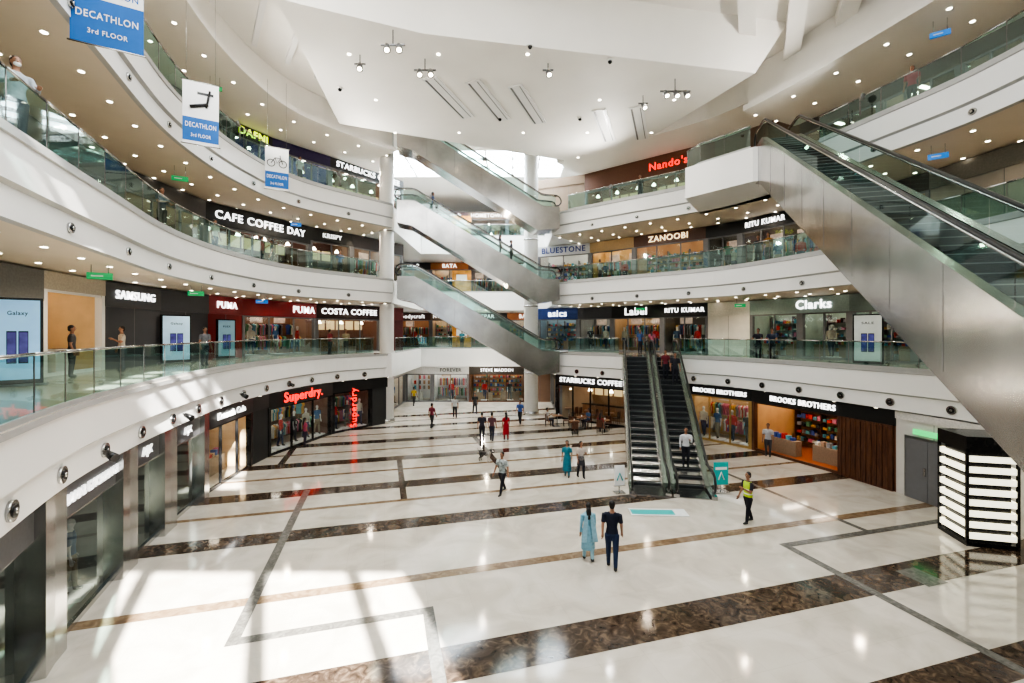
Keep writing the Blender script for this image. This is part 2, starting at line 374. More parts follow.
BIG=escalator('escalator',(8.03,4.36,Z1),(.255,.967),Z3-Z1,.82,tan=.607,depth=2.0,d0=1.5,b=1.6)
up=Vector((-11.1,-1.7)).normalized(); CR=[]
for z in (Z1,Z2,Z3):
    b0=Vector((3.3,33.6))+up*1.2; CR.append(escalator('escalator',(b0.x,b0.y,z),up,5.2,.85,a=1.2,b=1.2,depth=1.6,d0=1.4))
# ---------- humans
def ringe(c,rx,ry,n=14): return [(c[0]+rx*math.cos(2*math.pi*j/n),c[1]+ry*math.sin(2*math.pi*j/n),c[2]) for j in range(n)]
def dense(P,Rr,k=4):
    op=[];orr=[]
    for i in range(len(P)-1):
        for j in range(k):
            t=j/k; op.append(Vector(P[i]).lerp(Vector(P[i+1]),t)); orr.append(Rr[i]*(1-t)+Rr[i+1]*t)
    op.append(Vector(P[-1]));orr.append(Rr[-1]); return op,orr
def cm(c,r=.8): 
    k='cloth_%.2f_%.2f_%.2f'%tuple(c); return M(k,c,r,var=.12,scale=14)
SK={'b':M('skin_brown',(.28,.14,.085),.55,var=.05),'l':M('skin_light_brown',(.38,.21,.14),.55,var=.05),'m':M('mannequin_white',(.65,.64,.62),.35,var=.02)}
HAIR=M('hair_black',(.012,.010,.010),.45,var=.3,scale=40)
EYEW=M('eye_white',(.7,.7,.68),.3,var=.02); LIP=M('lip',(.30,.09,.08),.5,var=.05)
PRINT=M('printed_shirt',(.34,.38,.38),.8,var=.75,scale=9)
def solid_to(parts_fn,voxel):
    src=MB(); parts_fn(src); o=src.build('tmp'); 
    kd=kdtree.KDTree(len(src.f)); 
    for i,f in enumerate(src.f):
        c=Vector((0,0,0))
        for j in f: c+=Vector(src.v[j])
        kd.insert(c/len(f),i)
    kd.balance()
    r=o.modifiers.new('r','REMESH'); r.mode='VOXEL'; r.voxel_size=voxel
    s=o.modifiers.new('s','SMOOTH'); s.factor=.5; s.iterations=4
    bpy.context.view_layer.update(); dg=bpy.context.evaluated_depsgraph_get(); me=bpy.data.meshes.new_from_object(o.evaluated_get(dg))
    out=MB(); out.v=[tuple(v.co) for v in me.vertices]
    for p in me.polygons:
        idx=kd.find(p.center)[1]; out.f.append(tuple(p.vertices)); out.m.append(out.mi(src.mats[src.m[idx]])); out.sm.append(True)
    bpy.data.objects.remove(o); bpy.data.meshes.remove(me); return out
def person(name,loc,yaw,H=1.7,stride=.0,shirt=(.5,.5,.5),pants=(.03,.03,.04),shoe=(.03,.03,.03),sleeve='short',skin='b',arms='swing',dress=None,dcol=None,longhair=False,scarf=None,mask=False,vest=None,voxel=.02,hair=True,fem=False,meshonly=False,shmat=None,bag=None,sit=False):
    sk=SK[skin]; sh=shmat or cm(shirt);pa=cm(pants);so=cm(shoe,.4); h=H; W=.92 if fem else 1.0
    ank={}
    for s in (-1,1):
        th=stride*s; hip=Vector((s*.052*h,0,.505*h)); 
        if sit:
            kn=hip+Vector((s*.03*h,-.232*h,.005*h)); an=kn+Vector((0,.02*h,-.228*h)); t2=0
        else:
            kn=hip+Vector((s*.004*h,-math.sin(th),-math.cos(th)))*.235*h
            bend=.08+(.45*abs(stride) if th<0 else 0); t2=th-bend; an=kn+Vector((0,-math.sin(t2),-math.cos(t2)))*.228*h
        ank[s]=(hip,kn,an,t2)
    dz=min(a[2].z for a in ank.values())-.042*h
    up_=Vector((0,0,-dz))
    def fn(mb):
        Z=lambda z:z*h-dz
        prof=[(.465,.05,.045,pa),(.49,.085*W,.058,pa),(.525,.094,.064,pa if not dress else sh),(.56,.088*W,.06,sh),(.61,.078*W,.053,sh),(.66,.084*W,.056,sh),(.72,.097*W,.064,sh),(.765,.102*W,.062,sh),(.795,.10*W,.054,sh),(.815,.078*W,.044,sh),(.832,.045,.036,sh)]
        for i in range(len(prof)-1):
            a,b=prof[i],prof[i+1]; mb.loft([ringe((0,0,Z(a[0])),a[1]*h,a[2]*h),ringe((0,0,Z(b[0]) +(.002)),b[1]*h,b[2]*h)],b[3])
        P,Q=dense([(0,.004*h,Z(.815)),(0,-.002*h,Z(.845)),(0,-.004*h,Z(.885))],[.036*h,.031*h,.03*h],3); mb.tube(P,Q,sk,12)
        mb.ell((0,-.004*h,Z(.943)),(.043*h,.052*h,.056*h),sk,16,12); mb.ell((0,-.014*h,Z(.905)),(.033*h,.036*h,.034*h),sk,14,8)
        mb.tube([(0,-.052*h,Z(.94)),(0,-.066*h,Z(.922))],[.006*h,.010*h],sk,8)
        for s in (-1,1): mb.ell((s*.045*h,.004*h,Z(.932)),(.006*h,.012*h,.018*h),sk,8,6)
        for s in (-1,1):
            hip,kn,an,t2=ank[s]; hip=hip+up_;kn=kn+up_;an=an+up_
            P,Q=dense([hip,kn,an+Vector((0,0,.0))],[.058*h*W,.040*h,.029*h],6); mb.tube(P,Q,pa,12)
            P,Q=dense([an+Vector((0,.02*h,-.012*h)),an+Vector((0,-.03*h,-.018*h)),an+Vector((0,-.085*h,-.027*h))],[.029*h,.027*h,.016*h],3); mb.tube(P,Q,so,10)
            if arms!='x':
                shd,el,wr=armp(s)
                m1=shd.lerp(el,.75)
                ks=Vector((s*.085*h,0,Z(.785)))
                if sleeve=='short':
                    P,Q=dense([ks,shd,m1],[.036*h,.037*h*W,.034*h*W],4); mb.tube(P,Q,sh,10)
                    P,Q=dense([m1,el,wr],[.026*h*W,.024*h*W,.016*h],4); mb.tube(P,Q,sk,10)
                else:
                    P,Q=dense([ks,shd,el,wr],[.036*h,.036*h*W,.028*h*W,.021*h],5); mb.tube(P,Q,sh,10)
        if dress:
            dc=cm(dcol or shirt); zs=[.60,.54,.48,.40,dress]; rs=[(.08,.056),(.098,.07),(.105,.078),(.115,.088),(.125,.10)]
            rr=[]
            for i in range(4):
                for k in range(3):
                    t=k/3; rr.append(ringe((0,0,Z(zs[i]*(1-t)+zs[i+1]*t)),h*(rs[i][0]*(1-t)+rs[i+1][0]*t),h*(rs[i][1]*(1-t)+rs[i+1][1]*t),16))
            rr.append(ringe((0,0,Z(dress)),h*.125,h*.10,16)); mb.loft(rr,dc)
    def armp(s):
        shd=Vector((s*.112*h*W,0,.795*h-dz)); ta=-s*stride*.85
        if arms=='swing' or (arms=='phone' and s<0): d1=Vector((s*.14,-math.sin(ta),-math.cos(ta))); d2=Vector((s*.03,-math.sin(ta+.3),-math.cos(ta+.3)))
        elif arms=='rail': d1=Vector((s*.2,-.45,-.85)); d2=Vector((-s*.25,-.95,-.05))
        elif arms=='phone': d1=Vector((s*.1,-.3,-.95)); d2=Vector((-s*.35,-.75,.45))
        else: d1=Vector((s*.14,0,-1)); d2=Vector((s*.02,-.15,-1))
        el=shd+d1.normalized()*.165*h; wr=el+d2.normalized()*.145*h; return shd,el,wr
    out=solid_to(fn,voxel); Z=lambda z:z*h-dz
    for s in (-1,1):
        if meshonly and arms=='x': break
        shd,el,wr=armp(s); d=(wr-el).normalized(); side=Vector((0,-1,0)) if abs(d.y)<.8 else Vector((-s,0,0)); side=(side-d*side.dot(d)).normalized(); nn=d.cross(side).normalized()
        out.tube([wr-d*.012*h,wr+d*.01*h,wr+d*.03*h,wr+d*.052*h],[.015*h,.018*h,.021*h,.018*h],sk,8)
        for k,(o_,l) in enumerate(((.016,.040),(.0055,.045),(-.0055,.042),(-.015,.033))):
            b0=wr+d*.048*h+side*o_*h; b1=b0+d*l*.5*h; b2=b1+(d*.8-nn*s*.5).normalized()*l*.5*h
            out.tube([b0,b1,b2],[.0058*h,.0052*h,.004*h],sk,6)
        b0=wr+d*.02*h+side*.014*h; b1=b0+(d*.6+side*.7).normalized()*.02*h; out.tube([b0,b1,b1+(d*.9+side*.2).normalized()*.02*h],[.0075*h,.0065*h,.005*h],sk,6)
    if hair:
        out.ell((0,.010*h,Z(.956)),(.0475*h,.053*h,.052*h),HAIR,16,10); out.ell((0,.026*h,Z(.925)),(.041*h,.036*h,.045*h),HAIR,14,8)
        if longhair: out.loft([ringe((0,.035*h,Z(.93)),.042*h,.028*h),ringe((0,.05*h,Z(.86)),.045*h,.024*h),ringe((0,.062*h,Z(.79)),.042*h,.02*h),ringe((0,.066*h,Z(.73)),.022*h,.012*h)],HAIR)
    for s in (-1,1):
        if hair:
            out.ell((s*.017*h,-.0515*h,Z(.938)),(.0065*h,.004*h,.004*h),EYEW,8,6); out.ell((s*.017*h,-.0548*h,Z(.938)),(.0028*h,.002*h,.003*h),HAIR,6,5)
            out.tube([(s*.009*h,-.055*h,Z(.950)),(s*.026*h,-.05*h,Z(.950))],.0022*h,HAIR,5)
    if hair: out.tube([(-.012*h,-.0475*h,Z(.902)),(0,-.051*h,Z(.901)),(.012*h,-.0475*h,Z(.902))],.003*h,LIP,6)
    if mask: out.ell((0,-.030*h,Z(.908)),(.034*h,.034*h,.026*h),cm((.8,.8,.8)),12,8)
    if bag:
        bc=cm(bag,.5); out.extr([(-.06*h,Z(.40)),(.06*h,Z(.40)),(.05*h,Z(.49)),(-.05*h,Z(.49))],.125*h,.15*h,bc); out.tube([(.137*h,-.03*h,Z(.49)),(.11*h,0,Z(.83)),(.137*h,.03*h,Z(.49))],.005*h,bc,5)
    if vest:
        vm=cm(vest,.6); rf=M('reflective_tape',(.8,.8,.75),.3,var=.02)
        out.loft([ringe((0,0,Z(.53)),.101*h,.072*h,18),ringe((0,0,Z(.61)),.09*h,.064*h,18),ringe((0,0,Z(.72)),.105*h,.073*h,18),ringe((0,0,Z(.79)),.105*h,.062*h,18),ringe((0,0,Z(.822)),.07*h,.046*h,18)],vm,False)
        for z in (.58,.66): out.loft([ringe((0,0,Z(z)),.099*h,.072*h,18),ringe((0,0,Z(z+.02)),.100*h,.073*h,18)],rf,False)
    if scarf:
        sc=cm(scarf); 
        for s in (-1,1): out.loft([[(s*.05*h-.03*h,.075*h,Z(.80)),(s*.05*h+.03*h,.075*h,Z(.80)),(s*.05*h+.03*h,.082*h,Z(.80)),(s*.05*h-.03*h,.082*h,Z(.80))],[(s*.075*h-.04*h,.09*h,Z(.6)),(s*.075*h+.04*h,.09*h,Z(.6)),(s*.075*h+.04*h,.098*h,Z(.6)),(s*.075*h-.04*h,.098*h,Z(.6))],[(s*.1*h-.045*h,.115*h,Z(.36)),(s*.1*h+.045*h,.115*h,Z(.36)),(s*.1*h+.045*h,.122*h,Z(.36)),(s*.1*h-.045*h,.122*h,Z(.36))]],sc,True,False)
        out.loft([ringe((0,.004*h,Z(.80)),.095*h,.07*h),ringe((0,.004*h,Z(.825)),.07*h,.058*h),ringe((0,0,Z(.845)),.045*h,.045*h)],sc,False)
    Mx=Matrix.Translation(loc)@Matrix.Rotation(yaw,4,'Z')
    o=out.build(name,None,Mx)
    if meshonly:
        me=o.data; bpy.data.objects.remove(o); return me
    return o
pi=math.pi
MAN=[person('mq',(0,0,0),0,1.8,.12,shirt=s_,pants=p_,skin='m',sleeve=sl,arms='hang',hair=False,voxel=.03,meshonly=True) for s_,p_,sl in (((.5,.03,.03),(.03,.04,.1),'long'),((.03,.03,.035),(.1,.1,.11),'short'),((.5,.48,.4),(.05,.06,.12),'long'),((.05,.12,.25),(.25,.2,.14),'short'))]
# ---------- storefronts
PAL=[(.6,.05,.04),(.05,.1,.35),(.7,.68,.62),(.03,.03,.035),(.1,.28,.16),(.7,.4,.08),(.3,.3,.32),(.45,.3,.2),(.65,.2,.3),(.1,.35,.45)]
def pm(i): return cm(PAL[i%len(PAL)],.6)
SIGNK=.30
def store(name,p0,p1,z,h,sign=None,scol=(1,1,1),semit=3,head=(.05,.05,.05),fr=GREY,kind='shelves',wall=(.5,.45,.38),light=PANEL,hb=.7,depth=2.4,bays=2,glass=SGL,sw=None,sh=.32,sx=.5,floor=None,open_bay=None,seed=1,man=0,blade=None,pier=.18,pout=.04,logo=None,mw=.86):
    rnd=random.Random(seed); Mx,w=frame(p0,p1,z); e=empty(name,Mx)
    hm=cm(head,.4); wm=M('shopwall_%.2f_%.2f_%.2f'%wall,wall,.6,var=.06,scale=2); m=MB()
    m.box((0,-.06,h-hb),(w,.25,h),hm)
    if kind=='wall':
        m.box((0,0,0),(w,.25,h-hb),wm)
        n=max(1,int(w/1.2))
        for i in range(1,n): m.box((i*w/n-.01,-.006,0),(i*w/n+.01,.0,h-hb),GREY)
        m.build('wall_panels',e)
    else:
        hh=h-hb
        for x in (0,w-pier): m.box((x,-pout,0),(x+pier,.2,hh if pout<.1 else h),fr)
        for i in range(1,bays): x=w*i/bays; m.box((x-.035,0,0),(x+.035,.1,hh),fr)
        m.box((.18,0,0),(w-.18,.1,.12),fr); m.box((.18,0,hh-.08),(w-.18,.1,hh),fr)
        m.build('facade_frame',e)
        g=MB()
        for i in range(bays):
            if open_bay is not None and i==open_bay: continue
            a=max(.18,w*i/bays+.035); b=min(w-.18,w*(i+1)/bays-.035); g.face([(a,.05,.12),(b,.05,.12),(b,.05,hh-.08),(a,.05,hh-.08)],glass)
        if g.f: g.build('glass',e)
        r=MB(); r.box((0,depth,0),(w,depth+.08,h),wm); r.box((0,.2,0),(.06,depth,h),wm); r.box((w-.06,.2,0),(w,depth,h),wm); r.box((0,.25,h-.12),(w,depth,h-.06),wm)
        r.box((0,.1,.005),(w,depth,.025),floor or cm((.35,.29,.23),.3)); r.build('interior_shell',e)
        if light:
            l=MB(); n=max(1,int(w/1.6))
            for i in range(n): x=w*(i+.5)/n; l.box((x-.1,.5,h-.17),(x+.1,depth-.3,h-.13),light)
            l.build('ceiling_lamps',e)
        p=MB()
        if kind=='shelves':
            n=max(1,int(w/1.3)); cw=(w-.4)/n
            for i in range(n):
                x0=.2+i*cw+.05;x1=.2+(i+1)*cw-.05
                for k in range(5):
                    zz=.35+k*.42; p.box((x0,depth-.4,zz),(x1,depth-.02,zz+.03),fr)
                    x=x0+.03
                    while x<x1-.15:
                        q=rnd.uniform(.1,.22); p.box((x,depth-.34,zz+.03),(x+q,depth-.08,zz+.03+rnd.uniform(.1,.28)),pm(rnd.randint(0,9))); x+=q+rnd.uniform(.03,.1)
                p.box((x0-.04,depth-.42,0),(x0,depth,2.5),fr)
            for (ta,tb,ty) in ((.12,.42,.7),(.56,.9,1.0)):
                p.box((w*ta,ty,.0),(w*tb,ty+.45,.8),cm((.3,.22,.15))); 
                for i in range(5): x=w*ta+.06+i*(w*(tb-ta)-.2)/5; p.box((x,ty+.1,.8),(x+.16,ty+.35,.8+rnd.uniform(.1,.3)),pm(rnd.randint(0,9)))
        elif kind=='clothes':
            for row_,(yy,zt) in enumerate(((depth-.5,2.05),(depth-.5,1.05),(1.2,1.25))):
                p.tube([(.3,yy,zt),(w-.3,yy,zt)],.018,STEEL,6)
                x=.4
                while x<w-.4:
                    if (row_<2 and (x%2.4)<1.9) or (x%1.6)<.8:
                        mt=pm(rnd.randint(0,9)); t=.05; ww=.22
                        p.extr([(yy-.04,zt),(yy-ww,zt-.1),(yy-ww,zt-.25),(yy-.16,zt-.25),(yy-.16,zt-.72),(yy+.16,zt-.72),(yy+.16,zt-.25),(yy+ww,zt-.25),(yy+ww,zt-.1),(yy+.04,zt)],x,x+t,mt)
                    x+=rnd.uniform(.08,.16)
            for x in (.35,w-.35): p.tube([(x,1.2,0),(x,1.2,1.25)],.02,STEEL,6)
            for i in range(max(1,int(w/1.8))): x=.5+i*1.8; p.box((x,depth-.06,2.15),(x+.9,depth-.02,min(h-.3,2.75)),M('shop_poster',(.45,.35,.28),.5,emit=.5,var=.6,scale=2))
        elif kind=='cafe':
            p.box((.4,depth-1.0,0),(w-.4,depth-.6,1.05),WL); p.box((.35,depth-1.05,1.05),(w-.35,depth-.55,1.1),BLACK)
            for i in range(int(w/.8)): p.box((.4+i*.8,depth-.06,1.7),(1.05+i*.8,depth-.02,2.4),M('menu_board',(.5,.38,.2),.5,emit=1.0))
            x=.7
            while x<w-.6:
                p.tube([(x,.7,.0),(x,.7,.72)],.03,STEELD,6); p.tube([(x,.7,.72),(x,.7,.76)],.32,WL,14)
                for dx in (-.5,.5):
                    p.box((x+dx-.2,.5,.42),(x+dx+.2,.9,.47),WD); p.box((x+dx+(.16 if dx>0 else -.2),.5,.47),(x+dx+(.2 if dx>0 else -.16),.9,.9),WD)
                    for lx in (-.17,.15):
                        for ly in (.52,.86): p.box((x+dx+lx,ly,0),(x+dx+lx+.03,ly+.03,.42),WD)
                p.tube([(x,.9,h-.15),(x,.9,2.35)],.008,BLACK,5); p.tube([(x,.9,2.35),(x,.9,2.15)],[.05,.16],LAMP,10); x+=1.7
        elif kind=='devices':
            for i in range(max(1,int(w/1.4))):
                x=.5+i*1.4; p.box((x,.8,0),(x+.9,1.3,.85),WHITE)
                for k in range(4): p.box((x+.08+k*.22,.9,.86),(x+.2+k*.22,1.1,.875),BLACK)
            for k in range(3):
                for i in range(int(w/.45)): p.box((.3+i*.45,depth-.08,.9+k*.5),(.5+i*.45,depth-.03,1.25+k*.5),pm(rnd.randint(0,9)))
        if p.f: p.build('merchandise' if kind!='cafe' else 'cafe_furniture',e)
        for i in range(man):
            x=w*(i+.6)/(man+.2); o=bpy.data.objects.new('mannequin',MAN[(i+seed)%4]); bpy.context.collection.objects.link(o); o.parent=e; o.location=(min(x,w-.4),.62,.13); o.rotation_euler=(0,0,rnd.uniform(-.5,.5))
            q=MB(); q.box((min(x,w-.4)-.35,.3,0),(min(x,w-.4)+.35,.95,.13),WHITE); q.build('plinth',e)
    if sign:
        sm=M('sign_%.2f_%.2f_%.2f_%.1f'%(tuple(scol)+(semit,)),scol,.4,emit=semit*SIGNK)
        text(sign,sh,sm,e,(w*sx,-.10,h-hb/2),sw if sw else None,maxw=w*mw)
    if blade:
        sm=M('sign_%.2f_%.2f_%.2f_%.1f'%(tuple(scol)+(semit,)),scol,.4,emit=semit*SIGNK)
        text(blade,.5,sm,e,(w*.5,-.12,h*.45),2.6,'vertical_lettering',(math.pi/2,-math.pi/2,0))
    return e
def row(C,z,h,items,**dflt):
    for i,(a,b,kw) in enumerate(items):
        kw=dict(dflt,**kw); nm=kw.pop('name','shop_front'); kw.setdefault('seed',i+int(z)); store(nm,at(C,a),at(C,b),z,kw.pop('h',h),**kw)
W_=(.5,.47,.43)
GL=off(L1,.45)
DIMP=M('soft_window_panel',(1,.93,.84),.5,emit=4)
ARM=dict(fr=STEEL,glass=DGL,head=(.07,.07,.075),light=DIMP,pier=.45,pout=.22,name='boutique_front')
row(GL,0,3.28,[
 (-260,-70,dict(ARM,kind='clothes',wall=(.2,.2,.2),bays=2)),
 (-70,40,dict(ARM,kind='clothes',wall=(.2,.2,.2),bays=1,man=1)),
 (40,120,dict(ARM,kind='clothes',wall=(.36,.36,.36),bays=1,man=2,sign='ARMANI EXCHANGE',scol=(.95,.95,.95),semit=3,sh=.27,hb=.75,mw=.8)),
 (120,163,dict(ARM,kind='clothes',wall=(.3,.3,.3),bays=1,man=1,sign='A|X',semit=3,sh=.24)),
 (163,203,dict(ARM,kind='clothes',wall=(.3,.27,.25),bays=1,man=1,sign='A|X',semit=3,sh=.24)),
 (203,252,dict(name='shoe_shop_front',kind='shelves',fr=BLACK,head=(.02,.02,.02),wall=(.6,.42,.25),sign='Kenneth Cole',semit=4,sh=.28,bays=3)),
 (252,268,dict(name='shop_wall',kind='wall',head=(.02,.02,.02),wall=(.03,.03,.03))),
 (268,332,dict(name='streetwear_shop_front',kind='clothes',fr=BLACK,head=(.015,.015,.015),wall=(.16,.08,.06),sign='Superdry.',scol=(1,.03,.02),semit=5,sh=.55,man=5,glass=SGL,bays=3,hb=.8)),
 (332,372,dict(name='streetwear_shop_front',kind='clothes',fr=BLACK,head=(.015,.015,.015),wall=(.16,.08,.06),blade='Superdry',scol=(1,.03,.02),semit=5,man=3,bays=2)),
 (372,402,dict(name='streetwear_shop_front',kind='wall',fr=BLACK,head=(.015,.015,.015),wall=(.03,.03,.03)))])
store('corner_shop_front',(-9.9,33.4),(-9.9,42.2),0,3.3,kind='clothes',head=(.5,.48,.45),wall=(.6,.55,.5),bays=4,man=3)
for x0,x1,kw in ((-9.9,-7.4,dict(kind='devices',wall=(.7,.72,.75),head=(.7,.7,.7))),(-7.4,-4,dict(kind='clothes',wall=(.8,.82,.85),head=(.7,.7,.7),sign='FOREVER',scol=(.1,.1,.1),semit=.1,man=1)),(-4,1.2,dict(kind='shelves',wall=(.45,.22,.10),head=(.05,.04,.03),sign='STEVE MADDEN',semit=4,sh=.28,bays=3,fr=WD,man=2)),(1.2,4,dict(kind='wall',wall=(.2,.12,.08),head=(.2,.14,.1)))):
    store('corridor_shop_front',(x0,42.3),(x1,42.3),0,3.3,seed=int(x0+20),**kw)
store('corner_shop_front',(3.6,42.2),(3.6,34.4),0,3.3,kind='cafe',head=(.04,.05,.04),wall=(.3,.2,.12),bays=4)
GR=off(R,.4)
GOLD=M('gold_trim',(.5,.35,.15),.3,.8,var=.05)
row(GR,0,3.28,[
 (556,628,dict(name='coffee_house_front',kind='cafe',fr=BLACK,head=(.03,.03,.03),wall=(.28,.15,.07),sign='STARBUCKS COFFEE',semit=6,sh=.38,bays=4,open_bay=1,man=0)),
 (628,690,dict(name='coffee_house_front',kind='cafe',fr=BLACK,head=(.03,.03,.03),wall=(.18,.10,.05),bays=3)),
 (690,752,dict(name='menswear_shop_front',kind='clothes',fr=GOLD,head=(.015,.015,.015),wall=(.6,.42,.22),sign='BROOKS BROTHERS',semit=6,sh=.32,bays=3,man=4,hb=.62)),
 (752,842,dict(name='menswear_shop_front',kind='shelves',fr=WD,head=(.015,.015,.015),wall=(.55,.32,.14),sign='BROOKS BROTHERS',semit=6,sh=.34,bays=1,open_bay=0,floor=cm((.38,.10,.025),.4),hb=.62,depth=3.4,mw=.7,sx=.6)),
 (842,896,dict(name='wooden_door_wall',kind='wall',head=(.015,.015,.015),wall=(.15,.06,.03),hb=.62)),
 (896,1100,dict(name='service_wall',kind='wall',head=(.6,.58,.55),wall=(.58,.56,.53),hb=.3)),
 (1100,1300,dict(name='service_wall',kind='wall',head=(.6,.58,.55),wall=(.58,.56,.53),hb=.3))])
Mx,w=frame(at(GR,844),at(GR,894),0); e=empty('door_1',Mx); m=MB(); m.box((0,-.1,0),(w,-.005,2.66),WD)
for i in range(int(w/.22)): m.box((.04+i*.22,-.13,.08),(.15+i*.22,-.1,2.6),WD)
m.build('slatted_leaf',e)
p0=at(GR,897);p1=at(GR,1100); dd=(p1-p0).normalized(); Mx,w=frame(p0+dd*.35,p0+dd*2.15,0); e=empty('door_2',Mx); m=MB(); m.box((0,-.06,0),(w,-.005,2.4),STEELD); m.box((.08,-.08,.03),(w/2-.01,-.06,2.3),GREY); m.box((w/2+.01,-.08,.03),(w-.08,-.06,2.3),GREY); m.box((w/2-.12,-.13,1),(w/2-.06,-.08,1.3),STEEL); m.build('double_leaf',e)
m=MB(); m.box((w*.2,-.1,2.5),(w*.8,-.02,2.7),M('exit_green',(.05,.5,.15),.4,emit=1.2)); m.build('exit_sign',e)
def ext(C,p,front=False): return ([Vector(p)]+C) if front else (C+[Vector(p)])
FL1=ext(off(L1,4.3),(-8.9,37.8)); FL2=ext(off(L2,4),(-8.9,37.5)); FR=ext(off(R,4.2),(2.2,38.6),True)
row(FL1,Z1,3.5,[
 (-250,-60,dict(kind='wall',wall=(.3,.3,.3),head=(.3,.28,.26))),
 (-60,42,dict(name='electronics_shop_front',kind='devices',wall=(.3,.28,.26),head=(.15,.15,.15),bays=3)),
 (42,104,dict(name='electronics_shop_front',kind='devices',wall=(.75,.55,.32),head=(.45,.4,.33),bays=1,open_bay=0,fr=WHITE,hb=.6)),
 (104,160,dict(name='electronics_shop_front',kind='wall',wall=(.06,.06,.07),head=(.05,.05,.055),sign='SAMSUNG',semit=6,sh=.40,mw=.7)),
 (160,208,dict(name='electronics_shop_front',kind='wall',wall=(.05,.05,.06),head=(.04,.04,.05))),
 (208,242,dict(name='sportswear_shop_front',kind='wall',wall=(.22,.008,.01),head=(.25,.008,.012),sign='PUMA',semit=6,sh=.38)),
 (242,316,dict(name='sportswear_shop_front',kind='clothes',wall=(.3,.16,.1),head=(.25,.008,.012),bays=3,man=3,open_bay=1,sign='PUMA',semit=6,sh=.46,sx=.8)),
 (316,380,dict(name='coffee_shop_front',kind='cafe',wall=(.2,.08,.05),head=(.03,.012,.012),bays=3,sign='COSTA COFFEE',semit=7,sh=.48)),
 (380,403,dict(name='coffee_shop_front',kind='wall',wall=(.10,.015,.015),head=(.14,.015,.015)))],hb=1.0)
row(FR,Z1,3.5,[
 (537,578,dict(name='sports_shoe_shop_front',kind='shelves',wall=(.3,.4,.5),head=(.03,.06,.22),sign='asics',semit=7,sh=.55)),
 (578,612,dict(name='sports_shoe_shop_front',kind='clothes',wall=(.4,.4,.4),head=(.06,.06,.07),man=2)),
 (612,662,dict(name='fashion_shop_front',kind='clothes',wall=(.6,.42,.24),head=(.02,.02,.02),sign='Label',semit=7,sh=.55,man=3,bays=3)),
 (662,708,dict(name='fashion_shop_front',kind='clothes',wall=(.10,.08,.07),head=(.02,.02,.02),sign='RITU KUMAR',semit=7,sh=.40,man=2)),
 (708,750,dict(name='gallery_wall',kind='wall',wall=(.68,.65,.6),head=(.68,.65,.6))),
 (750,800,dict(name='footwear_shop_front',kind='shelves',wall=(.5,.6,.54),head=(.26,.33,.31),bays=2)),
 (800,850,dict(name='footwear_shop_front',kind='shelves',wall=(.5,.6,.54),head=(.26,.33,.31),sign='Clarks',semit=7,sh=.5,bays=2,man=1,sx=.3)),
 (850,915,dict(name='footwear_shop_front',kind='shelves',wall=(.35,.45,.42),head=(.16,.21,.20),bays=3)),
 (915,1010,dict(kind='clothes',wall=(.45,.4,.35),head=(.2,.19,.18),bays=3,man=2)),
 (1010,1250,dict(kind='wall',wall=W_,head=(.4,.38,.35)))],hb=.9)
row(FL2,Z2,3.5,[
 (-250,-60,dict(kind='wall',wall=(.2,.19,.18),head=(.2,.19,.18))),
 (-60,40,dict(kind='clothes',wall=(.25,.2,.17),head=(.1,.09,.09),bays=3)),
 (40,120,dict(kind='clothes',wall=(.25,.2,.18),head=(.08,.08,.08),bays=3,man=2)),
 (120,205,dict(kind='shelves',wall=(.3,.22,.16),head=(.08,.075,.075),bays=3)),
 (205,310,dict(name='cafe_front',kind='cafe',wall=(.12,.05,.04),head=(.03,.025,.03),sign='CAFE COFFEE DAY',semit=6,sh=.55,bays=5,hb=1.2)),
 (310,352,dict(name='cafe_front',kind='cafe',wall=(.12,.06,.05),head=(.03,.03,.03),sign='KRISPY',semit=4,sh=.3)),
 (352,403,dict(kind='clothes',wall=(.25,.15,.1),head=(.05,.04,.04),bays=3))],hb=.9)
row(FR,Z2,3.5,[
 (537,590,dict(name='jewellery_shop_front',kind='shelves',wall=(.7,.7,.7),head=(.6,.6,.61),sign='BLUESTONE',scol=(.03,.05,.2),semit=.3,sh=.46)),
 (590,634,dict(name='fashion_shop_front',kind='clothes',wall=(.7,.48,.22),head=(.45,.3,.15),man=2)),
 (634,706,dict(name='fashion_shop_front',kind='shelves',wall=(.5,.3,.16),head=(.10,.05,.035),sign='ZANOOBI',scol=(1,.8,.5),semit=4,sh=.42,bays=3)),
 (706,740,dict(name='fashion_shop_front',kind='clothes',wall=(.06,.05,.04),head=(.015,.015,.015),man=2)),
 (740,835,dict(name='fashion_shop_front',kind='clothes',wall=(.12,.09,.07),head=(.015,.015,.015),sign='RITU KUMAR',semit=6,sh=.42,man=4,bays=4,sx=.3,mw=.45)),
 (835,930,dict(kind='clothes',wall=(.3,.22,.14),head=(.06,.05,.045),bays=3)),
 (930,1250,dict(kind='wall',wall=(.35,.32,.28),head=(.2,.19,.17)))],hb=.8)
row(FL2,Z3,3.5,[
 (-250,60,dict(kind='wall',wall=(.25,.23,.21),head=(.2,.19,.18))),
 (60,170,dict(kind='shelves',wall=(.3,.23,.18),head=(.08,.075,.075),bays=4)),
 (170,232,dict(kind='clothes',wall=(.3,.23,.18),head=(.08,.075,.075),bays=3)),
 (232,272,dict(name='restaurant_front',kind='cafe',wall=(.06,.07,.3),head=(.03,.03,.04),sign='DAFNI',scol=(.8,1,.05),semit=5,sh=.44,bays=3)),
 (272,330,dict(name='restaurant_front',kind='cafe',wall=(.06,.07,.3),head=(.03,.02,.08),bays=3)),
 (330,403,dict(name='coffee_house_front',kind='cafe',wall=(.15,.08,.05),head=(.02,.02,.02),sign='STARBUCKS COFFEE',semit=6,sh=.4,bays=3))])
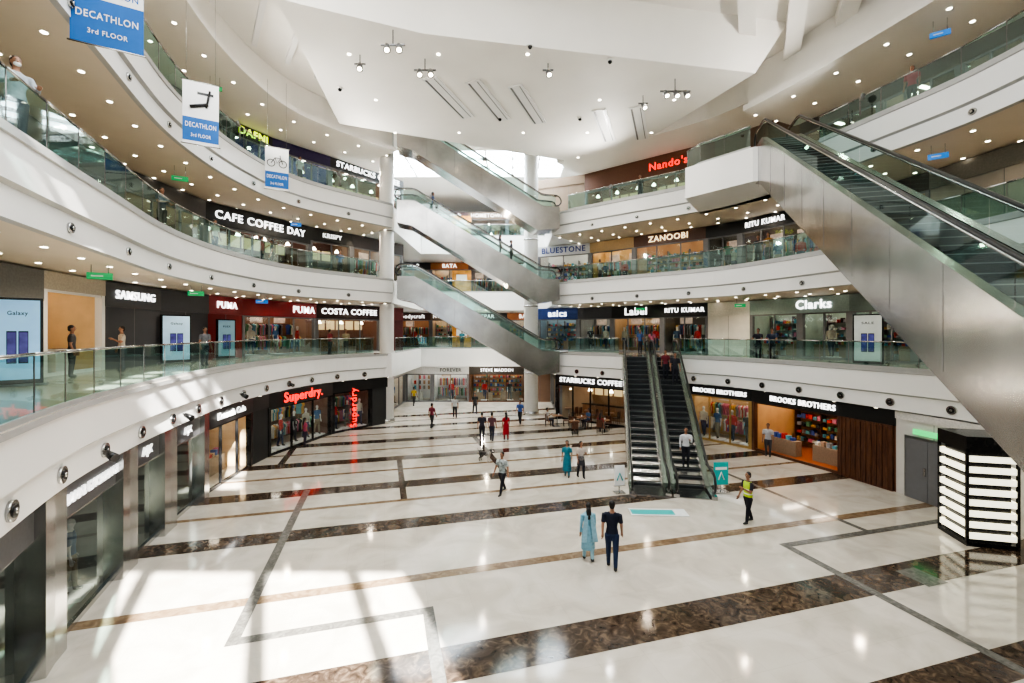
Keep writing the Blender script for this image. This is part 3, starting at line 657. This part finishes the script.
row(FR,Z3,3.94,[
 (537,585,dict(name='restaurant_front',kind='wall',wall=(.3,.22,.16),head=(.3,.22,.16))),
 (585,640,dict(name='restaurant_front',kind='cafe',wall=(.2,.09,.04),head=(.13,.055,.03),hb=1.5)),
 (640,715,dict(name='restaurant_front',kind='cafe',wall=(.18,.08,.04),head=(.13,.055,.03),hb=1.5,sign="Nando's",scol=(1,.03,.02),semit=5,sh=.55,sx=.4)),
 (715,800,dict(kind='clothes',wall=(.3,.2,.12),head=(.13,.08,.05),bays=3,hb=1.3))])
row(FR,Z3,3.2,[
 (800,880,dict(kind='clothes',wall=(.25,.2,.15),head=(.06,.05,.045),bays=3)),
 (880,960,dict(kind='shelves',wall=(.25,.2,.15),head=(.05,.04,.04),bays=3)),
 (960,1060,dict(kind='clothes',wall=(.25,.2,.15),head=(.05,.04,.04),bays=3)),
 (1060,1250,dict(kind='wall',wall=(.3,.28,.25),head=(.2,.19,.17)))])
for z in (Z1,Z2,Z3):
    xs=[-12,-8.4,-4.5,-.5,3.4]
    for i in range(4):
        store('corridor_shop_front',(xs[i],47),(xs[i+1],47),z,3.5,seed=int(z)+i,kind=['clothes','shelves','clothes','shelves'][i],wall=[(.4,.2,.1),(.65,.5,.35),(.25,.2,.2),(.5,.4,.3)][i],head=[(.1,.05,.05),(.2,.14,.1),(.03,.03,.04),(.35,.12,.04)][(i+int(z))%4],man=1,sign=['bodycraft','HOMETOWN','SPAR','BATA'][(i+int(z))%4],sh=.4,semit=4)
    store('corridor_side_front',(-12.3,38.2),(-12.3,47),z,3.5,kind='shelves',wall=(.5,.35,.2),head=(.2,.1,.06),seed=5,bays=4)
for z in (Z1,Z2,Z3):
    m=MB(); m.box((-.9,-.03,.1),(.9,.03,2.2),M('orange_poster',(.6,.26,.05),.5,var=.5,scale=1.5)); m.box((-.95,-.2,0),(.95,.2,.1),STEELD); m.box((-.5,-.04,1.2),(.5,-.03,1.8),WHITE); m.build('poster_stand',None,Matrix.Translation((-4.8,43.4,z+.005)))
# kiosk with luminous louvres
kx,ky=14.45,14.15
e=empty('luminous_louvre_column',Matrix.Translation((kx,ky,0))@Matrix.Rotation(math.radians(-14),4,'Z')@Matrix.Diagonal((.84,.84,1,1))); m=MB(); m.box((-.62,-.62,0),(.62,.62,3.2),BLACK); m.box((-.78,-.78,0),(.78,.78,.12),BLACK); m.box((-.78,-.78,2.85),(.78,.78,3.29),BLACK)
for sx in (-1,1):
    for sy in (-1,1): m.box((sx*.74-.04,sy*.74-.04,.1),(sx*.74+.04,sy*.74+.04,2.9),BLACK)
m.build('black_core',e); m=MB(); LU=M('louvre_glow',(1,.95,.75),.4,emit=1.2)
for i in range(8):
    z=.22+i*.33
    m.box((-.70,-.75,z),(.70,-.66,z+.17),LU); m.box((-.75,-.70,z),(-.66,.70,z+.17),LU); m.box((.66,-.70,z),(.75,.70,z+.17),LU); m.box((-.70,.66,z),(.70,.75,z+.17),LU)
m.build('glowing_slats',e)
def screen(p,yaw,z,w,h,col,txt):
    e=empty('digital_display',Matrix.Translation((p[0],p[1],z+.005))@Matrix.Rotation(yaw,4,'Z')); m=MB(); m.box((-w/2-.06,-.06,0),(w/2+.06,.06,h+.2),BLACK); m.box((-w/2-.15,-.2,0),(w/2+.15,.2,.06),STEELD)
    m.box((-w/2,-.075,.18),(w/2,-.06,h+.14),M('screen_%.2f%.2f%.2f'%col,col,.3,emit=.6,var=.25,scale=1.2))
    for i in (0,1):
        x=(-.24+i*.26)*w; m.box((x,-.085,h*.28),(x+.22*w,-.075,h*.68),BLACK); m.box((x+.015,-.09,h*.295),(x+.205*w,-.085,h*.665),M('phone_panel',(.06,.06,.22),.3,emit=.4,var=.9,scale=2.2))
    m.build('screen_panel',e); text(txt,h*.05,BLACK,e,(0,-.08,h*.9),w*.45,ex=.003)
p=at(off(L1,3.2),18); screen(p,math.radians(42),Z1,.85,2.2,(.22,.42,.62),'Galaxy')
p=at(off(L1,3.8),176); screen(p,math.radians(58),Z1,1.1,2.1,(.28,.40,.5),'Galaxy')
p=at(off(L1,3.8),226); screen(p,math.radians(65),Z1,.9,2.0,(.14,.22,.26),'FLEX')
p=at(off(R,1.6),868); screen(p,math.radians(-50),Z1,1.0,2.1,(.34,.35,.32),'SALE')
BB=M('banner_blue',(.015,.13,.42),.6,var=.04); BW=M('banner_white',(.8,.8,.8),.6,var=.02)
def banner(px,Y,zt,zb,w,blue):
    X=(px-512)/F*Y; yaw=math.radians(30); h=zt-zb
    e=empty('hanging_banner',Matrix.Translation((X,Y,zb))@Matrix.Rotation(yaw,4,'Z')); m=MB(); m.box((-w/2,-.015,0),(w/2,.015,h),BB if blue else BW); m.tube([(-w/2-.05,0,h),(w/2+.05,0,h)],.025,STEEL,8); m.tube([(-w/2-.05,0,0),(w/2+.05,0,0)],.02,STEEL,8)
    for s in (-1,1): m.tube([(s*w*.4,0,h),(s*w*.4,0,18.9-zb)],.006,STEEL,5)
    if not blue:
        m.box((-w/2,-.02,h*.05),(w/2,-.015,h*.42),BB)
        if w>1.05:
            m.tube([(-w*.3,-.04,h*.58),(w*.2,-.04,h*.66)],.06,BLACK,8); m.tube([(w*.15,-.04,h*.6),(w*.25,-.04,h*.88)],.035,BLACK,8); m.box((-w*.1,-.03,h*.8),(w*.35,-.02,h*.84),BLACK)
        else:
            for s in (-1,1): m.tube([(s*w*.25+.17*math.cos(t),-.03,h*.62+.17*math.sin(t)) for t in [k*pi/8 for k in range(17)]],.018,BLACK,5)
            m.tube([(-w*.25,-.03,h*.62),(-w*.08,-.03,h*.75),(w*.15,-.03,h*.75),(w*.25,-.03,h*.62)],.018,BLACK,5); m.tube([(-w*.08,-.03,h*.75),(0,-.03,h*.62),(w*.15,-.03,h*.75),(w*.13,-.03,h*.82)],.015,BLACK,5)
    else: m.box((-w/2,-.02,h*.72),(w/2,-.016,h),BW)
    m.build('fabric',e); text('DECATHLON',.17,BW,e,(0,-.025,h*.3 if not blue else h*.45),w*.85,ex=.002); text('3rd FLOOR',.12,BW,e,(0,-.025,h*.14 if not blue else h*.2),w*.55,ex=.002)
    if blue: text('DECATHLON',.15,BB,e,(0,-.025,h*.85),w*.85,ex=.002)
banner(108,10.9,14.75,13.22,1.35,True); banner(201,16.0,15.2,13.0,1.06,False); banner(277,22.6,15.6,13.5,1.04,False)
for px,C,o,z,c in ((180,L2,1.5,Z3-2.2,(.02,.35,.12)),(296,L2,2,Z3-2.2,(.03,.2,.6)),(215,L2,1.4,Z3+3.0,(.02,.35,.12)),(938,R,1.2,Z3-2.1,(.03,.25,.6)),(940,R,1.2,Z3+2.6,(.03,.25,.6)),(740,R,2,Z2-2.1,(.02,.35,.12)),(640,R,2,Z2-2.1,(.02,.35,.12)),(100,L1,2,Z2-2.0,(.02,.35,.12)),(196,L1,2,Z2-2.0,(.02,.35,.12)),(262,L1,2,Z2-2.0,(.03,.2,.6))):
    p=at(off(C,o),px); m=MB(); m.box((-.3,-.04,-.1),(.3,.04,.1),M('wayfinding_%.2f'%c[2],c,.4,emit=.5)); m.box((-.2,-.045,-.02),(.08,-.04,.02),BW)
    for s in (-.2,.2): m.tube([(s,0,.1),(s,0,.6)],.01,STEEL,5)
    m.build('hanging_wayfinding_sign',None,Matrix.Translation((p.x,p.y,z))@Matrix.Rotation(math.atan2(-p.x,p.y)*.8,4,'Z'))
for px in (108,187,243,290):
    p=at(off(L1,-.12),px); m=MB(); m.tube([(0,.2,0),(0,0,-.02)],.03,BLACK,6); m.tube([(-.0,.08,-.02),(.05,-.2,-.12)],[.07,.10],BLACK,10); m.build('fascia_floodlight',None,Matrix.Translation((p.x,p.y,Z1-1.25))@Matrix.Rotation(math.radians(65),4,'Z'))
CY=M('cyan_print',(.03,.42,.42),.5,var=.04)
def board(x,y,yaw,col,w=.6,h=1.25):
    m=MB(); m.box((-w/2,-.02,.3),(w/2,.02,h),col); m.box((-w/2-.03,-.03,.28),(w/2+.03,.03,.3),STEEL)
    m.box((-w/2+.06,-.026,h-.3),(w/2-.06,-.02,h-.2),BW); m.tube([(-.12,-.03,.5),(0,-.03,.8),(.12,-.03,.5)],.025,BW if col is CY else CY,6)
    m.tube([(0,.03,0),(0,.03,.4)],.025,STEEL,8); m.box((-w/2,-.15,0),(w/2,.2,.025),STEEL)
    m.build('notice_stand',None,Matrix.Translation((x,y,0.01))@Matrix.Rotation(yaw,4,'Z'))
board(8.4,18.3,.1,CY,.6,1.2); board(4.3,18.2,.2,BW,.42,1.1)
m=MB(); m.box((-1.0,-.32,0.005),(1.0,.32,.02),M('white_mat',(.7,.72,.72),.6,var=.05)); m.box((-.95,-.22,.02),(.55,.2,.024),CY); m.build('floor_mat',None,Matrix.Translation((5.2,16.2,.008))@Matrix.Rotation(-.05,4,'Z'))
# cafe seating outside the coffee house
seats=[(3.1,31.2),(4.6,30.6),(6.0,29.6),(4.0,29.2)]
for i,(x,y) in enumerate(seats):
    e=empty('cafe_table_set',Matrix.Translation((x,y,.01))@Matrix.Rotation(i*.5,4,'Z')); m=MB()
    m.tube([(0,0,0),(0,0,.03)],.24,STEELD,14); m.tube([(0,0,.03),(0,0,.72)],.03,STEELD,8); m.tube([(0,0,.72),(0,0,.76)],.35,WL,20); m.tube([(.1,0,.76),(.1,0,.86)],.04,BW,10); m.build('round_table',e)
    for s in (-1,1):
        m=MB(); m.box((s*.62-.21,-.21,.40),(s*.62+.21,.21,.44),WD); m.box((s*.62+(.17 if s>0 else -.21),-.2,.44),(s*.62+(.21 if s>0 else -.17),.2,.88),WD)
        for lx in (-.19,.16):
            for ly in (-.19,.16): m.box((s*.62+lx,ly,0),(s*.62+lx+.03,ly+.03,.40),BLACK)
        m.build('chair',e)
    if i<3:
        s=(-1,1,-1)[i]; P=e.matrix_world if False else (Matrix.Translation((x,y,.01))@Matrix.Rotation(i*.5,4,'Z'))@Vector((s*.68,0,0.0))
        cl=((.4,.38,.36),(.05,.1,.2),(.3,.05,.06))[i]; person('seated_cafe_guest',(P.x,P.y,.012),i*.5+(-pi/2 if s>0 else pi/2),1.68,shirt=cl,pants=(.03,.03,.05),arms='phone',sit=True,fem=(i==2),longhair=(i==2))
# ---------- people placements
def G(px,py): Y=2912/(py-333); return ((px-512)/F*Y,Y,0.01)
person('man_in_navy_shirt',G(612,568),pi-.25,1.84,.16,shirt=(.008,.012,.03),pants=(.015,.03,.08),voxel=.014,skin='l')
person('woman_in_blue_kurta',G(588,560),pi+.1,1.62,.14,shirt=(.2,.42,.54),pants=(.3,.48,.56),dress=.2,dcol=(.22,.42,.52),scarf=(.28,.48,.58),longhair=True,voxel=.014,sleeve='long',fem=True,skin='l')
person('man_in_patterned_shirt',G(502,494),-.6,1.7,.34,shirt=(.42,.46,.46),pants=(.012,.012,.02),voxel=.016,shmat=PRINT)
person('woman_in_teal_dress',G(567,477),-.2,1.62,.14,shirt=(.03,.2,.26),pants=(.03,.14,.2),dress=.17,dcol=(.03,.18,.24),longhair=True,fem=True,bag=(.5,.4,.3))
person('woman_in_white_top',G(581,478),.3,1.62,.16,shirt=(.5,.44,.4),pants=(.02,.02,.03),dress=.36,dcol=(.04,.04,.05),longhair=True,fem=True,arms='phone')
person('man_in_dark_shirt',G(482,441),pi,1.72,.15,shirt=(.03,.03,.05),pants=(.02,.02,.03))
person('man_in_maroon_shirt',G(492,441),pi-.2,1.7,.15,shirt=(.12,.05,.06),pants=(.03,.03,.05))
person('woman_in_red_kurta',G(506,440),pi+.3,1.66,.1,shirt=(.35,.015,.025),pants=(.3,.02,.03),dress=.2,dcol=(.33,.012,.025),longhair=True,fem=True)
person('guard_in_hi_vis_vest',G(748,523),-1.35,1.72,.2,shirt=(.02,.02,.03),pants=(.015,.015,.02),vest=(.45,.62,.04),voxel=.016,arms='phone')
def onesc(name,E,y,yawoff,lx=.0,**kw):
    Mx,S,Rn=E; i=math.floor(y/.4); z=S(i*.4)+.12+.004; P=Mx@Vector((lx,i*.4+.2,z)); u=Mx.to_3x3()@Vector((0,1,0)); return person(name,tuple(P),math.atan2(u.x,-u.y)+yawoff,**kw)
onesc('man_in_white_shirt',ESC[1],.9,pi,shirt=(.55,.55,.57),pants=(.02,.02,.03),arms='phone',H=1.72,sleeve='long')
onesc('woman_in_dark_red_top',ESC[1],6.5,pi,lx=-.2,shirt=(.15,.02,.03),pants=(.02,.02,.03),H=1.65,longhair=True,fem=True)
onesc('man_in_black_shirt',ESC[1],6.1,pi,lx=.25,shirt=(.02,.02,.03),pants=(.02,.02,.03),H=1.74)
onesc('man_in_grey_shirt',CR[1],2.4,pi,shirt=(.1,.1,.12),pants=(.03,.03,.04),H=1.72)
onesc('woman_in_black_top',CR[1],3.0,pi,shirt=(.03,.03,.04),pants=(.03,.03,.04),H=1.62,fem=True,longhair=True)
onesc('man_in_blue_shirt',CR[1],7.8,pi,shirt=(.08,.12,.25),pants=(.03,.03,.04),H=1.72)
def ongal(name,C,o,px,z,yaw,**kw):
    p=at(off(C,o),px); return person(name,(p.x,p.y,z+.005),yaw,**kw)
ongal('man_leaning_on_railing',L2,.5,16,Z2,1.15,shirt=(.42,.46,.5),pants=(.05,.06,.1),arms='rail',mask=True,H=1.85,sleeve='long',skin='l',voxel=.016)
ongal('man_by_railing',L2,.6,162,Z2,1.3,shirt=(.05,.06,.08),pants=(.03,.03,.04),arms='rail')
ongal('visitor_in_red',L2,1.5,262,Z2,1.9,shirt=(.4,.08,.06),pants=(.03,.03,.04),arms='phone'); ongal('visitor_in_black',L2,1.8,272,Z2,-1,shirt=(.04,.04,.05),pants=(.03,.03,.04))
ongal('shopper_in_grey',L1,3.4,72,Z1,2.2,shirt=(.04,.04,.045),pants=(.03,.03,.04)); ongal('shopper_in_beige',L1,3.2,122,Z1,-.6,shirt=(.45,.4,.33),pants=(.05,.05,.07),arms='phone')
ongal('shopper_in_black',R,.7,758,Z1,-.9,shirt=(.02,.02,.025),pants=(.02,.02,.03),arms='rail'); ongal('shopper_in_navy',R,.8,772,Z1,-.8,shirt=(.02,.03,.06),pants=(.02,.02,.03),arms='rail')
ongal('shopper_in_orange',R,.9,768,Z2,-.9,shirt=(.3,.15,.04),pants=(.05,.04,.04),longhair=True,fem=True); ongal('shopper_in_black',R,1.0,758,Z2,-.5,shirt=(.02,.02,.02),pants=(.02,.02,.02),longhair=True,fem=True)
ongal('diner_in_red',R,.8,912,Z3,-1,shirt=(.35,.03,.05),pants=(.05,.04,.04))
ongal('visitor_in_dark_suit',BK,.6,425,Z3,0,shirt=(.04,.04,.05),pants=(.03,.03,.04)); ongal('visitor_in_dark_suit',BK,.7,434,Z3,.4,shirt=(.06,.04,.05),pants=(.03,.03,.04))
ongal('shopper_in_blue',R,1.2,640,Z1,.3,shirt=(.05,.1,.25),pants=(.02,.02,.03)); ongal('shopper_in_pink',R,1.4,652,Z1,2.6,shirt=(.4,.12,.18),pants=(.05,.04,.06),fem=True,longhair=True)
ongal('shopper_in_white',R,2.0,600,Z2,.5,shirt=(.5,.5,.5),pants=(.03,.03,.05)); ongal('shopper_in_green',R,1.2,728,Z2,-.4,shirt=(.04,.15,.08),pants=(.03,.03,.04),arms='rail')
ongal('shopper_in_maroon',L1,1.6,330,Z1,2.5,shirt=(.2,.03,.04),pants=(.03,.03,.04)); ongal('shopper_in_khaki',L1,2.2,346,Z1,.6,shirt=(.3,.25,.15),pants=(.06,.05,.04))
ongal('shopper_in_teal',BK,.8,462,Z1,.2,shirt=(.05,.2,.25),pants=(.03,.03,.04)); ongal('shopper_in_dark_jacket',BK,.6,490,Z2,.2,shirt=(.05,.05,.06),pants=(.03,.03,.04))
ongal('shopper_in_cream',L2,1.2,215,Z2,1.4,shirt=(.5,.45,.35),pants=(.03,.03,.05)); ongal('shopper_in_blue',L2,1.4,340,Z2,.8,shirt=(.05,.1,.25),pants=(.02,.02,.03))
ongal('diner_in_white',L2,1.0,300,Z3,1.0,shirt=(.5,.5,.48),pants=(.03,.03,.05)); ongal('diner_in_black',R,1.0,640,Z3,-.4,shirt=(.03,.03,.03),pants=(.03,.03,.05)); ongal('shopper_in_grey',L1,1.6,205,Z1,1.2,shirt=(.15,.15,.16),pants=(.03,.03,.05))
person('window_shopper_in_pink',G(305,446),2.4,1.6,.05,shirt=(.45,.08,.14),pants=(.04,.03,.05),longhair=True,fem=True)
for nm,px,py,yw,cl in (('shopper_in_black',475,414,.4,(.03,.03,.03)),('shopper_in_yellow',414,406,2.8,(.5,.35,.05)),('shopper_in_white',455,418,.2,(.5,.5,.5)),('shopper_in_blue',520,424,-.4,(.05,.1,.3)),('shopper_in_maroon',432,428,2.6,(.2,.03,.05))):
    g=G(px,py); person(nm,g,yw,1.68,.2,shirt=cl,pants=(.03,.03,.04))
g=G(768,457); person('shop_assistant',(g[0],g[1],.03),-.6,1.7,.05,shirt=(.4,.4,.42),pants=(.04,.04,.05))
def dogparts(mb):
    f1=cm((.45,.43,.4));f2=cm((.03,.03,.03))
    P,Q=dense([(0,.30,.42),(0,.12,.43),(0,-.08,.41),(0,-.26,.42)],[.09,.085,.11,.12],4); mb.tube(P,Q,f2,12)
    mb.ell((0,-.18,.40),(.11,.12,.11),f1,12,8)
    P,Q=dense([(0,-.26,.45),(0,-.38,.60)],[.085,.06],4); mb.tube(P,Q,f1,10)
    mb.ell((0,-.42,.64),(.06,.08,.06),f2,12,8); P,Q=dense([(0,-.47,.625),(0,-.57,.60)],[.04,.025],3); mb.tube(P,Q,f1,8)
    for s in (-1,1):
        mb.tube([(s*.045,-.40,.68),(s*.055,-.39,.76)],[.025,.008],f2,6)
        P,Q=dense([(s*.07,-.24,.40),(s*.07,-.22,.22),(s*.07,-.23,.04),(s*.07,-.27,.02)],[.05,.03,.022,.02],4); mb.tube(P,Q,f1,8)
        P,Q=dense([(s*.07,.28,.40),(s*.075,.20,.26),(s*.07,.34,.15),(s*.07,.31,.03),(s*.07,.27,.02)],[.075,.045,.025,.02,.02],4); mb.tube(P,Q,f2,8)
    P,Q=dense([(0,.34,.46),(0,.46,.52),(0,.54,.62)],[.03,.02,.012],3); mb.tube(P,Q,f2,6)
d=solid_to(dogparts,.016); g=G(485,462); d.build('dog',None,Matrix.Translation((g[0],g[1],.005))@Matrix.Rotation(.9,4,'Z'))
# ---------- lights
def lamp(name,kind,loc,energy,col=(1,1,1),**kw):
    l=bpy.data.lights.new(name,kind); l.energy=energy; l.color=col
    for k,v in kw.items(): setattr(l,k,v)
    o=bpy.data.objects.new(name,l); bpy.context.collection.objects.link(o); o.location=loc; return o
a=lamp('overhead_fill_lamp','AREA',(0,8.5,20.7),3000,(.94,.97,1)); a.data.shape='RECTANGLE'; a.data.size=16; a.data.size_y=13  # added key fill out of view below the closed ceiling, no skylight there
for i,(x,y) in enumerate(((-6,23),(5,28),(7,23))):
    o=lamp('atrium_downlamp','SPOT',(x,y,18.8),700,(1,.95,.87)); o.data.spot_size=math.radians(130); o.data.spot_blend=1; o.data.shadow_soft_size=.15
# added fill spots with invented housings by the top rails, to brighten the ceiling
for px,C in ((110,L2),(240,L2),(340,L2),(610,R),(860,R)):
    p=at(off(C,-.25),px); d=(Vector((0,25,19.5))-Vector((p.x,p.y,16.3))).normalized()
    m=MB(); m.tube([(0,0,-.75),(0,0,-.2)],.03,STEELD,6); m.tube([-d*.15,-d*.02],[.12,.16],STEELD,12); m.build('added_uplight_housing',None,Matrix.Translation((p.x,p.y,16.3)))
    o=lamp('ceiling_fill_spot','SPOT',tuple(Vector((p.x,p.y,16.3))+d*.05),1100,(1,.97,.92)); o.data.spot_size=math.radians(150); o.data.spot_blend=1; o.data.shadow_soft_size=.12; o.rotation_euler=(-d).to_track_quat('Z','Y').to_euler()
for l,(C,z) in LV.items():
    for cv in (C,R):
        cc=[p for p in off(cv,2.4) if p.y>3]
        for p in resamp(cc,6.5)[1:]:
            zz=z+3.4 if not(l==3) else z+3.0
            o=lamp('gallery_lamp','SPOT',(p.x,p.y,zz),170,(1,.84,.64),shadow_soft_size=.12); o.data.spot_size=math.radians(165); o.data.spot_blend=.8
for z in (Z1,Z2,Z3,0.0): lamp('gallery_lamp','POINT',(-2.5,39,z+3.0 if z else 2.9),140,(1,.9,.75),shadow_soft_size=.12)
for z in (Z1,Z2,Z3): lamp('gallery_lamp','POINT',(-2.5,44.5,z+2.9),80,(1,.85,.62),shadow_soft_size=.12)
sd=Vector((.4,-.75,.53)).normalized(); s=lamp('sun','SUN',(10,-20,30),42,(1,.97,.92)); s.data.angle=.012; s.rotation_euler=sd.to_track_quat('Z','Y').to_euler()
w=bpy.data.worlds.new('sky_world'); bpy.context.scene.world=w; w.use_nodes=True; w.node_tree.nodes['Background'].inputs[0].default_value=(.75,.87,1,1); w.node_tree.nodes['Background'].inputs[1].default_value=1.5
cd=bpy.data.cameras.new('camera'); cam=bpy.data.objects.new('camera',cd); bpy.context.collection.objects.link(cam); cam.location=(0,0,EYE); cam.rotation_euler=(math.pi/2,0,0); cd.lens=16; cd.sensor_width=36; cd.shift_y=-8.5/1024; cd.clip_start=.05; cd.clip_end=200
bpy.context.scene.camera=cam
try:
    vs=bpy.context.scene.view_settings; vs.view_transform='AgX'; vs.look='AgX - High Contrast'; vs.exposure=.2
except Exception as ex: print(ex)
